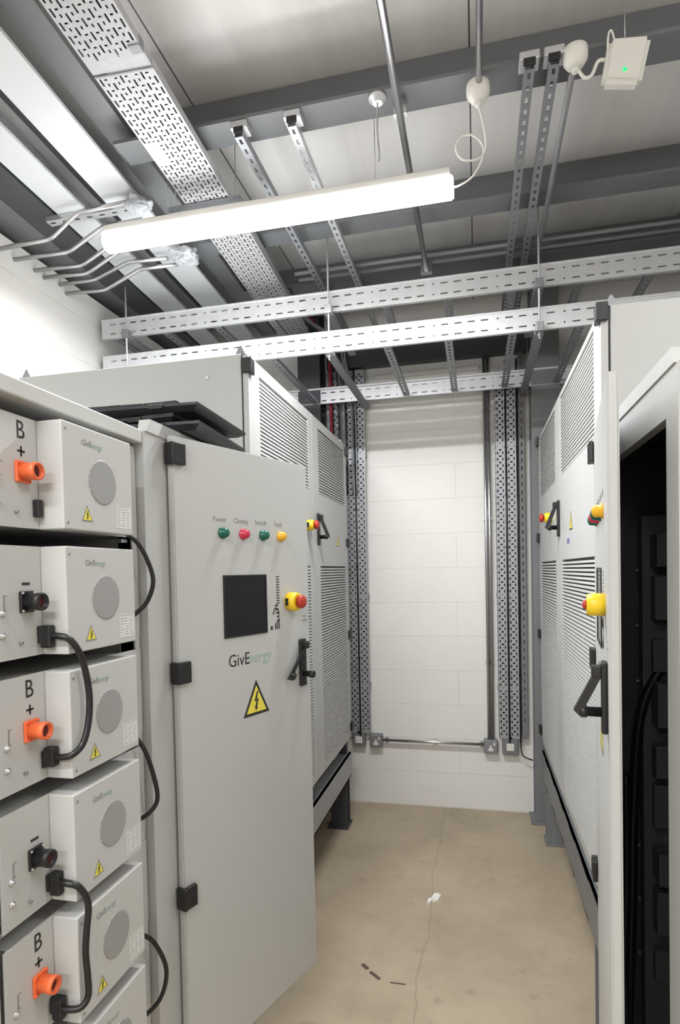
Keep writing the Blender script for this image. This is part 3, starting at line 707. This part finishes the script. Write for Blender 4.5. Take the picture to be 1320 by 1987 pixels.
# ---------------------------------------------------------------- cable ladders
def rail(bm, x0, x1, y, z0, z1, facing):
    """ladder side rail: web in the XZ plane with slots, flanges pointing away from 'facing'"""
    holes = []; x = x0+0.05; k = 0
    while x+0.05 < x1:
        if k % 5 == 4:
            for zz in (z0+0.020, z0+0.070): holes.append((x+0.012, x+0.020, zz, zz+0.007))
            x += 0.05
        else:
            for zz in (z0+0.020, z0+0.070): holes.append((x, x+0.034, zz, zz+0.007))
            x += 0.062
        k += 1
    plate(bm, lambda u, v, w: (u, y+w, v), (x0, x1, z0, z1), holes, 0.0018)
    d = 0.018*(1 if facing < 0 else -1)
    for zz in (z0, z1-0.003):
        a, b = sorted((y+0.001, y+d)); box(bm, x0, x1, a, b, zz, zz+0.003)
    a, b = sorted((y+d, y-0.004*(1 if facing < 0 else -1))); box(bm, x0, x1, a, b, z1, z1+0.010, 0.003)
def ladder(z0, label, yf, x0=-1.99, x1=2.1):
    z1 = z0+0.095
    T = thing('cable_ladder', label, 'cable ladder', ((x0+x1)/2, 3.4, z0))
    bm = B(); rail(bm, x0, x1, 2.95, z0, z1, -1); obj('side_rail', bm, M_GALVW, T)
    bm = B(); rail(bm, x0, x1, yf, z0, z1, 1); obj('side_rail', bm, M_GALVW, T)
    k = 0; x = -0.42-0.3*5
    while x < x1:
        bm = B()
        plate(bm, lambda u, v, w: (u, v, z0+0.003+w), (x-0.019, x+0.019, 2.972, yf-0.022), [(x-0.005, x+0.005, yy, yy+0.022) for yy in [3.0+0.045*j for j in range(int((yf-3.05)/0.045))]], 0.002)
        box(bm, x-0.019, x-0.016, 2.972, yf-0.022, z0+0.005, z0+0.022); box(bm, x+0.016, x+0.019, 2.972, yf-0.022, z0+0.005, z0+0.022)
        obj('rung', bm, M_STRUT, T); x += 0.3
    return T
ladder(2.888, 'upper perforated steel cable ladder crossing the aisle', 3.50)
ladder(2.690, 'lower perforated steel cable ladder crossing the aisle, just under the upper one', 3.85)

for x, lb in ((-1.825, 'threaded hanger rod with clamps at the left end of the ladders'), (-0.702, 'threaded hanger rod and strut arms above the left tall cabinet'), (0.296, 'threaded hanger rod and strut arms near the right tall cabinet')):
    T = thing('ladder_hanger', lb, 'hanger', (x, 2.93, ZC))
    tubeo('threaded_rod', M_GALVW, T, [(x, 2.925, ZC-0.002 if x > -1 else 3.148), (x, 2.925, 2.64)], 0.0045, seg=8)
    for z in (2.888, 2.690):
        ye = 3.52 if z > 2.8 else 3.985
        boxo('rod_clamp', M_STRUT if x != -0.702 else M_GALV, T, x-0.018, x+0.018, 2.905, 2.946, z-0.020, z+0.022, bev=0.003)
        bm = B()
        plate(bm, lambda u, v, w: (u, v, z-0.020+w), (x-0.021, x+0.021, 2.95, ye), [], 0.003)
        box(bm, x-0.021, x-0.018, 2.95, ye, z-0.017, z-0.004); box(bm, x+0.018, x+0.021, 2.95, ye, z-0.017, z-0.004)
        obj('strut_arm', bm, M_STRUT, T)
    latho('hex_nut', M_STRUT, T, (x, 2.925, 2.66), (0, 0, -1), [(0, 0.011), (0.010, 0.011)], 6)

# ---------------------------------------------------------------- wide perforated tray
def wide_tray(y0, y1, label):
    dr = math.atan(0.047); w_ = 0.186
    T = thing('perforated_tray', label, 'cable tray', (-1.008, 1.5, 3.10), dr, world=False)
    holes = []; pitch = 0.042; n = int((y1-y0-0.02)/pitch); cw = w_/11
    for c in range(11):
        u = -w_/2 + cw*(c+0.5)
        for j in range(n):
            v = y0-1.5+0.012+pitch*j
            if c % 2 == 0: 
                o = 0.0 if (c//2) % 2 == 0 else 0.021
                if v+o+0.029 < y1-1.5: holes.append((u-0.0030, u+0.0030, v+o, v+o+0.027))
            else:
                holes.append((u-0.0050, u+0.0050, v+0.003, v+0.009)); holes.append((u-0.0027, u+0.0027, v+0.020, v+0.031))
    bm = B(); plate(bm, lambda u, v, w: (u, v, w), (-w_/2, w_/2, y0-1.5, y1-1.5), holes, 0.0015)
    box(bm, -w_/2-0.002, -w_/2, y0-1.5, y1-1.5, 0, 0.028); box(bm, w_/2, w_/2+0.002, y0-1.5, y1-1.5, 0, 0.028)
    obj('tray_sheet', bm, M_TRAY, T)
    return T
a = wide_tray(-0.6, 1.645, 'wide perforated cable tray running along the ceiling, nearer length')
T = wide_tray(1.65, 3.80, 'wide perforated cable tray running along the ceiling, farther length with cream sticker')
for i_, (ya, yb, lb) in enumerate(((-0.55, 1.60, 'black tubes added to shade the holes in the nearer length of the wide perforated tray'), (1.68, 3.70, 'black tubes added to shade the holes in the farther length of the wide perforated tray'))):
    bm = B()
    for k in range(9):
        xa = -0.082+0.0205*k
        tube(bm, [(xa+0.004*math.sin(j*1.7+k), ya-1.5+(yb-ya)*j/8, 0.0125) for j in range(9)], 0.0096, 8, 2)
    o = obj('hole_shade_tubes', bm, M_RUB, None, kind='stuff'); c_ = OFF[o]; dr_ = math.atan(0.047)  # black tubes added above the sheet so its holes look shaded
    o.rotation_euler = (0, 0, dr_); o.location = Vector((-1.008, 1.5, 3.10))+Matrix.Rotation(dr_, 3, 'Z') @ c_
    tag(o, lb, 'cable')
bm = B(); box(bm, -0.088, -0.045, 0.44, 0.56, -0.001, -0.0002); obj('sticker', bm, M_TAG, T)
bm = B(); box(bm, 0.06, 0.096, 0.07, 0.10, -0.004, 0.03, 0.002); box(bm, -0.095, 0.095, 0.150, 0.156, -0.003, 0.0); obj('coupler', bm, M_STRUT, T)
for yy, lb in ((2.30, 'strut bracket on wires carrying the wide perforated tray beside the lit light'),):
    T = thing('tray_bracket', lb, 'bracket', (-1.05, yy, 3.08))
    bm = B(); box(bm, -1.22, -0.90, yy-0.018, yy+0.018, 3.070, 3.096); obj('strut', bm, M_STRUT, T)
    for xx in (-1.19, -0.925): tubeo('suspension_wire', M_COND, T, [(xx, yy, 3.096), (xx, yy, ZC)], 0.002, seg=6)
# cables lying in the tray and dropping at the back wall
for i, (xx, mt) in enumerate(((-1.03, M_RUB), (-1.00, M_RUB), (-0.965, M_RUB), (-0.94, M_STRUT), (-0.925, M_STRUT))):
    cable('drop_cable', ['black cable in the wide tray, leftmost as it drops by the back wall', 'black cable in the wide tray, second of the black drops', 'black cable in the wide tray, nearest the grey ones',
                         'grey cable beside the black ones at the tray end', 'grey cable, rightmost at the tray end'][i],
          [(xx-0.03, 2.5, 3.130), (xx-0.06, 3.1, 3.130), (xx-0.06, 3.55, 3.130), (xx+0.05+0.01*i, 3.78, 3.06), (xx+0.10, 3.90, 2.95), (xx+0.10+0.012*i, 3.93, 2.7), (xx+0.10+0.012*i, 3.945, 2.1)], 0.006, mt, n=5, group='cables leaving the wide tray')
cable('red_cable', 'dark red cable running down the back wall behind the left tall cabinet', [(-1.02, 3.55, 3.14), (-0.99, 3.72, 3.18), (-0.945, 3.84, 3.05), (-0.935, 3.90, 2.9), (-0.935, 3.905, 2.0)], 0.010, M_REDC, n=5)

# ---------------------------------------------------------------- ceiling struts and conduits
def slotted_strut(x, y0, y1, label, z=3.10, wd=0.030, mt=M_STRUT):
    T = thing('slotted_strut', label, 'strut', (x, (y0+y1)/2, z), group='slotted struts below the roof beams')
    holes = [(x-0.005, x+0.005, y0+0.05*j+0.012, y0+0.05*j+0.036) for j in range(int((y1-y0)/0.05)-1)]
    bm = B(); plate(bm, lambda u, v, w: (u, v, z+w), (x-wd/2, x+wd/2, y0, y1), holes, 0.002)
    box(bm, x-wd/2, x-wd/2+0.002, y0, y1, z+0.002, z+0.030); box(bm, x+wd/2-0.002, x+wd/2, y0, y1, z+0.002, z+0.030)
    obj('channel', bm, mt, T)
    bm = B(); box(bm, x-0.030, x+0.030, y0-0.005, y0+0.05, z+0.030, z+0.056, 0.003); obj('beam_clamp', bm, M_GALV, T)
    bm = B(); box(bm, x-0.018, x+0.018, y0-0.007, y0+0.0, z+0.012, z+0.034, 0.002); obj('end_cap', bm, M_BLK, T)
slotted_strut(-0.785, 1.99, 3.9, 'slotted strut clamped under the near roof beam, beside the wide tray')
slotted_strut(-0.592, 1.99, 3.9, 'slotted strut with visible dark slots, between the left strut and the ceiling rose', mt=M_GALV)
slotted_strut(0.178, 1.95, 3.9, 'slotted strut left of the pair clamped near the emergency light')
slotted_strut(0.250, 1.95, 3.9, 'slotted strut right of the pair clamped near the emergency light')
def conduit(label, pts, r=0.010, n=1, mt=M_COND, group=None, name='conduit', sad=None):
    if not sad: return tag(tubeo(name, mt, None, pts, r, n=n, seg=12), label, 'conduit', group)
    T = thing(name, label, 'conduit', pts[0], group=group); tubeo('pipe', mt, T, pts, r, n=n, seg=12)
    for s in sad: boxo('saddle', mt, T, *s)
    return T
conduit('steel conduit running away overhead from the top edge of the photo, passing behind the light', [(-0.228, -1.0, 3.1), (-0.228, 3.10, 3.1)], 0.0125,
        sad=[(-0.250, -0.206, 2.03, 2.055, 3.105, 3.157), (-0.255, -0.201, 3.08, 3.11, 3.085, 3.16)])
conduit('steel conduit ending in the round white box above the light flex', [(0.028, -1.0, 3.11), (0.028, 1.975, 3.11)], 0.010)
conduit('dark conduit running from the round white box beside the emergency light toward the back wall', [(0.307, 1.99, 3.10), (0.307, 2.95, 3.10)], 0.010, mt=M_STRUT)
conduit('thin conduit crossing above the ladders, nearer of two', [(-0.90, 3.02, 3.135), (2.5, 3.02, 3.135)], 0.009, mt=M_STEELG)
conduit('thin conduit crossing above the ladders, farther of two', [(-0.90, 3.09, 3.135), (2.5, 3.09, 3.135)], 0.009, mt=M_STEELG)
# six bent conduits at the left
bends = [[(-1.379, 2.236, 3.115), (-1.608, 2.236, 3.108), (-1.736, 2.236, 3.020), (-2.03, 2.236, 3.012)],
         [(-1.379, 2.36, 3.118), (-1.575, 2.36, 3.112), (-1.742, 2.36, 3.030), (-2.03, 2.36, 3.033)],
         [(-1.379, 2.486, 3.118), (-1.600, 2.486, 3.115), (-1.769, 2.486, 3.036), (-2.03, 2.486, 3.045)],
         [(-1.40, 2.55, 3.112), (-1.620, 2.55, 3.110), (-1.788, 2.55, 3.032), (-2.03, 2.55, 3.041)],
         [(-1.43, 2.663, 3.110), (-1.643, 2.663, 3.121), (-1.825, 2.663, 3.060), (-2.03, 2.663, 3.060)],
         [(-1.401, 2.711, 3.100), (-1.605, 2.711, 3.105), (-1.801, 2.711, 3.028), (-2.03, 2.711, 3.036)]]
ordn = ['nearest, first', 'second', 'third', 'fourth', 'fifth', 'farthest, sixth']
for p, o_ in zip(bends, ordn):
    bm = B(); P = []
    for i, q in enumerate(p):
        q = Vector(q)
        if 0 < i < 3:
            a_ = (Vector(p[i-1])-q).normalized()*0.02; b_ = (Vector(p[i+1])-q).normalized()*0.02
            P += [q+a_, q+(a_+b_)*0.25, q+b_]
        else: P.append(q)
    tube(bm, P, 0.0095, 12)
    tag(obj('bent_conduit', bm, M_COND, None), '%s of six bent steel conduits coming off the left wall top' % o_, 'conduit', 'bent conduits at the left wall')
T = thing('conduit_bracket', 'galvanised slotted bracket holding the near ends of the bent conduits', 'bracket', (-1.55, 2.30, 3.12))
bm = B(); plate(bm, lambda u, v, w: (u, v, 3.128+w), (-1.80, -1.36, 2.285, 2.325), [(-1.79+0.06*j, -1.765+0.06*j, 2.300, 2.310) for j in range(7)], 0.002)
box(bm, -1.80, -1.36, 2.285, 2.287, 3.130, 3.149); box(bm, -1.80, -1.36, 2.323, 2.325, 3.130, 3.149); obj('strut', bm, M_GALV, T)
# crumpled clear wrap hanging at the far conduit ends
bm = B(); bmesh.ops.create_icosphere(bm, subdivisions=4, radius=0.055)
random.seed(3)
from mathutils import noise as mnoise
for v in bm.verts:
    n_ = mnoise.noise(v.co*28)+0.6*mnoise.noise(v.co*60)
    v.co *= 1+0.5*n_; v.co.x *= 1.15; v.co.z *= 0.55
for v in bm.verts: v.co += Vector((-1.33, 2.66, 3.105))
tag(obj('plastic_wrap', bm, M_FILM, None), 'crumpled clear plastic wrap at the ends of the bent conduits', 'plastic wrap')
bm = B(); bmesh.ops.create_icosphere(bm, subdivisions=4, radius=0.05)
for v in bm.verts:
    n_ = mnoise.noise(v.co*30+Vector((5, 1, 2)))+0.6*mnoise.noise(v.co*70)
    v.co *= 1+0.45*n_; v.co.z *= 0.5; v.co += Vector((-1.345, 2.27, 3.12))
tag(obj('plastic_wrap', bm, M_FILM, None), 'small crumpled clear wrap over the nearest bent conduit end', 'plastic wrap')

# ---------------------------------------------------------------- ceiling boxes, flex, emergency light
def round_box(loc, label, r=0.037):
    T = thing('junction_box', label, 'junction box', (loc[0], loc[1], loc[2]), group=None)
    latho('shell', M_WPL, T, (loc[0], loc[1], loc[2]+0.03), (0, 0, -1), [(0, r*0.75), (0.006, r*0.98), (0.02, r), (0.036, r*0.98), (0.052, r*0.7), (0.060, r*0.35)], 24)
    latho('gland', M_WPL, T, (loc[0], loc[1], loc[2]-0.029), (0, 0, -1), [(0, 0.012), (0.012, 0.011), (0.014, 0.006)], 12)
round_box((0.025, 2.00, 3.10), 'round white junction box above the coiled white flex')
round_box((0.310, 1.96, 3.115), 'round white junction box beside the emergency light')
c0 = Vector((-0.012, 2.08, 2.99))
fl = [(0.025, 2.0, 3.06), (0.038, 2.03, 3.03), (0.047, 2.06, 3.00), (0.044, 2.08, 2.965), (0.015, 2.08, 2.945), (-0.03, 2.08, 2.955), (-0.050, 2.07, 2.990), (-0.030, 2.07, 3.022),
      (0.008, 2.075, 3.022), (0.038, 2.09, 2.995), (0.036, 2.11, 2.962), (0.005, 2.14, 2.93), (-0.040, 2.17, 2.925), (-0.063, 2.19, 2.935)]
cable('light_flex', 'white flex coiled once between the round box and the lit light', fl, 0.0032, M_WPL, n=5)
cable('light_flex', 'white flex curling from the round box to the emergency light', [(0.318, 1.955, 3.075), (0.335, 1.95, 3.045), (0.355, 1.95, 3.050), (0.372, 1.95, 3.085), (0.392, 1.955, 3.09)], 0.005, M_WPL, n=5)
T = thing('emergency_light', 'white square emergency light with a green indicator, under the near beam', 'emergency light', (0.45, 1.96, 3.06))
bm = B(); hexa(bm, [(0.382, 1.935, 3.015), (0.488, 1.935, 2.990), (0.488, 1.985, 3.000), (0.382, 1.985, 3.020),
                    (0.402, 1.935, 3.140), (0.518, 1.935, 3.125), (0.518, 1.985, 3.130), (0.402, 1.985, 3.145)])
bmesh.ops.bevel(bm, geom=list(bm.edges), offset=0.012, segments=3, affect='EDGES'); obj('housing', bm, M_WPL, T)
latho('indicator', M_GLED, T, (0.442, 1.936, 3.036), (0.0, -1, 0), [(0, 0.006), (0.003, 0.006), (0.005, 0.003)], 12)
tubeo('hook', M_WPL, T, [(0.398, 1.945, 3.11), (0.400, 1.94, 3.15), (0.408, 1.94, 3.158), (0.418, 1.945, 3.13)], 0.003, n=4)
tubeo('suspension_wire', M_COND, T, [(0.45, 1.965, 3.12), (0.45, 1.965, ZC)], 0.0015)
T = thing('ceiling_rose', 'small galvanised round box under the beam with a loose hanging wire', 'ceiling rose', (-0.30, 2.0, 3.14))
latho('plate', M_GALVW, T, (-0.30, 2.01, 3.156), (0, 0, -1), [(0, 0.030), (0.006, 0.030), (0.007, 0.018), (0.020, 0.016)], 18)
tubeo('loose_wire', M_COND, T, [(-0.30, 2.01, 3.14), (-0.302, 2.01, 3.05), (-0.297, 2.01, 2.97), (-0.30, 2.01, 2.945)], 0.003, n=4, seg=8)

# ---------------------------------------------------------------- back wall services
def vertical_tray(x0, x1, z0, z1, label, mt, y=3.955):
    T = thing('vertical_tray', label, 'cable tray', ((x0+x1)/2, y, z0), group=None)
    bm = B()
    for k in range(3): tube(bm, [(x0+(x1-x0)*(0.2+0.3*k), y+0.016, z0+0.02), (x0+(x1-x0)*(0.2+0.3*k), y+0.016, z1-0.01)], (x1-x0)*0.145, 8)
    obj('cables', bm, M_RUB, T, kind='stuff')  # black tubes added as backing, for the shade seen through the tray holes
    holes = []; p = 0.040; n = int((z1-z0)/p)-1; w_ = x1-x0
    for j in range(n):
        z = z0+0.02+p*j
        for f in (0.25, 0.75): holes.append((x0+w_*f-0.0035, x0+w_*f+0.0035, z, z+0.018))
        holes.append((x0+w_*0.5-0.008, x0+w_*0.5+0.008, z+0.024, z+0.033))
        holes.append((x0+w_*0.06, x0+w_*0.06+0.003, z+0.002, z+0.014)); 
    bm = B(); plate(bm, lambda u, v, w: (u, y+w, v), (x0, x1, z0, z1), holes, 0.0015)
    box(bm, x0-0.0015, x0, y-0.012, y+0.0015, z0, z1); box(bm, x1, x1+0.0015, y-0.012, y+0.0015, z0, z1)
    obj('tray_sheet', bm, mt, T)
    for zz in (0.80, 1.40, 2.35):
        bm = B(); box(bm, x0-0.004, x1+0.004, y+0.002, YB-0.001, zz, zz+0.03); obj('wall_bracket', bm, M_STRUT, T)
    return T
vertical_tray(-0.853, -0.787, 0.49, 2.93, 'left of the two narrow perforated trays on the back wall behind the left cabinet', M_VTRAY)
vertical_tray(-0.783, -0.717, 0.49, 2.93, 'right of the two narrow perforated trays on the back wall behind the left cabinet', M_VTRAY)
vertical_tray(-0.975, -0.88, 1.2, 2.93, 'perforated tray with a red cable, half hidden behind the left tall cabinet', M_VTRAY)
vertical_tray(0.122, 0.186, 0.49, 2.85, 'left of the two narrow perforated trays on the back wall right of the pipes', M_VTRAY)
vertical_tray(0.190, 0.254, 0.49, 2.85, 'right of the two narrow perforated trays on the back wall right of the pipes', M_VTRAY)
def clipped(label, x, z0, z1, y=3.946, clips=()):
    T = thing('tray_cable', label, 'cable', (x, y, z0))
    tubeo('sheath', M_RUB, T, [(x, y, z0), (x, y, z1)], 0.0055, seg=10)
    for z in clips: boxo('cable_tie', M_BLK, T, x-0.009, x+0.009, y-0.008, y+0.007, z, z+0.006)
    return T
clipped('black cable tied between the two trays on the left of the back wall', -0.785, 0.47, 2.95, clips=(1.0, 1.35, 1.62, 2.0, 2.3, 2.6))
clipped('black cable tied along the middle of the right pair of trays', 0.188, 0.47, 2.9, clips=(0.9, 1.3, 1.72, 2.05, 2.35, 2.6))
clipped('black cable tied along the right edge of the right pair of trays', 0.256, 0.47, 2.9, clips=(0.9, 1.3, 1.72, 2.05, 2.35, 2.6))
for x, y_, lb in ((0.060, 3.97, 'left of the twin vertical steel conduits on the back wall'), (0.083, 3.97, 'right of the twin vertical steel conduits on the back wall')):
    conduit(lb, [(x, y_, 0.47), (x, y_, 3.0)], 0.010, sad=[(x-0.016, x+0.016, 3.975, 3.999, z, z+0.015) for z in (0.97, 1.9, 2.6)])
bm = B(); plate(bm, lambda u, v, w: (u, 3.955+w, v), (0.268, 0.302, 0.50, 3.05), [(0.281, 0.289, 0.6+0.05*j, 0.625+0.05*j) for j in range(47)], 0.002)
box(bm, 0.268, 0.270, 3.957, 3.998, 0.5, 3.05); box(bm, 0.300, 0.302, 3.957, 3.998, 0.5, 3.05)
tag(obj('upright_strut', bm, M_STEELG, None), 'dull upright steel channel between the right trays and the grey column', 'strut')
conduit('horizontal steel conduit low on the back wall joining two sockets', [(-0.640, 3.965, 0.446), (0.030, 3.965, 0.444)], 0.010,
        sad=[(-0.62, -0.60, 3.97, 3.999, 0.43, 0.46), (-0.30, -0.28, 3.97, 3.999, 0.43, 0.46), (0.0, 0.02, 3.97, 3.999, 0.43, 0.46)])
def wall_box(x, z, wd, kind, label):
    T = thing('wall_socket' if kind == 'socket' else 'fused_spur', label, 'socket' if kind == 'socket' else 'switch box', (x, YB, z))
    boxo('back_box', M_STEELG, T, x-wd/2, x+wd/2, 3.955, 3.999, z-wd/2, z+wd/2, bev=0.005)
    if kind == 'socket':
        boxo('face_plate', M_STRUT, T, x-wd/2+0.004, x+wd/2-0.004, 3.949, 3.955, z-wd/2+0.004, z+wd/2-0.004, bev=0.002)
        bm = B(); yy = 3.949
        box(bm, x-0.016, x+0.016, yy-0.003, yy, z-0.028, z-0.008, 0.002); box(bm, x-0.006, x+0.006, yy-0.003, yy, z-0.008, z+0.010, 0.001); obj('socket_insert', bm, M_WPL, T)
        boxo('rocker', M_WPL, T, x+0.016, x+0.028, yy-0.004, yy, z+0.008, z+0.028, bev=0.001)
    else:
        boxo('face_plate', M_WPL, T, x-0.024, x+0.024, 3.948, 3.955, z-0.024, z+0.024, bev=0.003)
        latho('cable_gland', M_BLK, T, (x, 3.965, z+wd/2), (0, 0, 1), [(0, 0.014), (0.015, 0.014), (0.018, 0.010), (0.03, 0.009)], 14)
wall_box(-0.800, 0.443, 0.088, 'spur', 'grey metal spur box with white square face behind the left cabinet corner')
wall_box(-0.682, 0.440, 0.086, 'socket', 'metal-clad socket at the left end of the low conduit')
wall_box(0.070, 0.434, 0.088, 'socket', 'metal-clad socket at the right end of the low conduit, under the twin conduits')
wall_box(0.192, 0.436, 0.100, 'spur', 'grey metal spur box with white square face below the right pair of trays')
cable('loose_cable', 'short black cable curving from the right spur box to the grey column', [(0.255, 3.955, 0.47), (0.262, 3.95, 0.40), (0.285, 3.95, 0.375), (0.33, 3.95, 0.36)], 0.004, n=5)
for (x, z, lb) in ((-0.708, 2.26, 'small black clip on the wall beside the left trays, high up'), (-0.700, 0.83, 'small black clip on the wall beside the left trays, low down')):
    pass

# ---------------------------------------------------------------- bits on the floor
bm = B(); pts = [(-0.250, 2.80), (-0.232, 2.835), (-0.205, 2.85), (-0.19, 2.885), (-0.205, 2.915), (-0.228, 2.90), (-0.238, 2.86), (-0.256, 2.835)]
lo = [bm.verts.new((x, y, 0.0005)) for x, y in pts]; hi = [bm.verts.new((x*0.9-0.0225, (y-2.86)*0.85+2.86, 0.008+0.004*(i % 2))) for i, (x, y) in enumerate(pts)]
bm.faces.new(list(reversed(lo))); bm.faces.new(hi)
for i in range(8): bm.faces.new([lo[i], lo[(i+1) % 8], hi[(i+1) % 8], hi[i]])
tag(obj('scrap', bm, M_PAPER, None), 'small torn white scrap lying on the aisle floor', 'scrap')
M_GRIT = mat('dark_grit', (0.10, 0.08, 0.06), 0.9)
for i, (a_, b_, c_, d_, lb) in enumerate(((-0.475, 2.325, -0.448, 2.300, 'dark grit flake on the floor by the left door, leftmost'), (-0.435, 2.285, -0.392, 2.250, 'dark grit streak on the floor, middle of three'),
                                    (-0.350, 2.240, -0.290, 2.240, 'thin dark streak of grit on the floor, rightmost of three'))):
    bm = B(); bar(bm, (a_, b_, 0.001), (c_, d_, 0.001), (0.016, 0.013, 0.005)[i], 0.002); tag(obj('grit_mark', bm, M_GRIT, None), lb, 'grit')
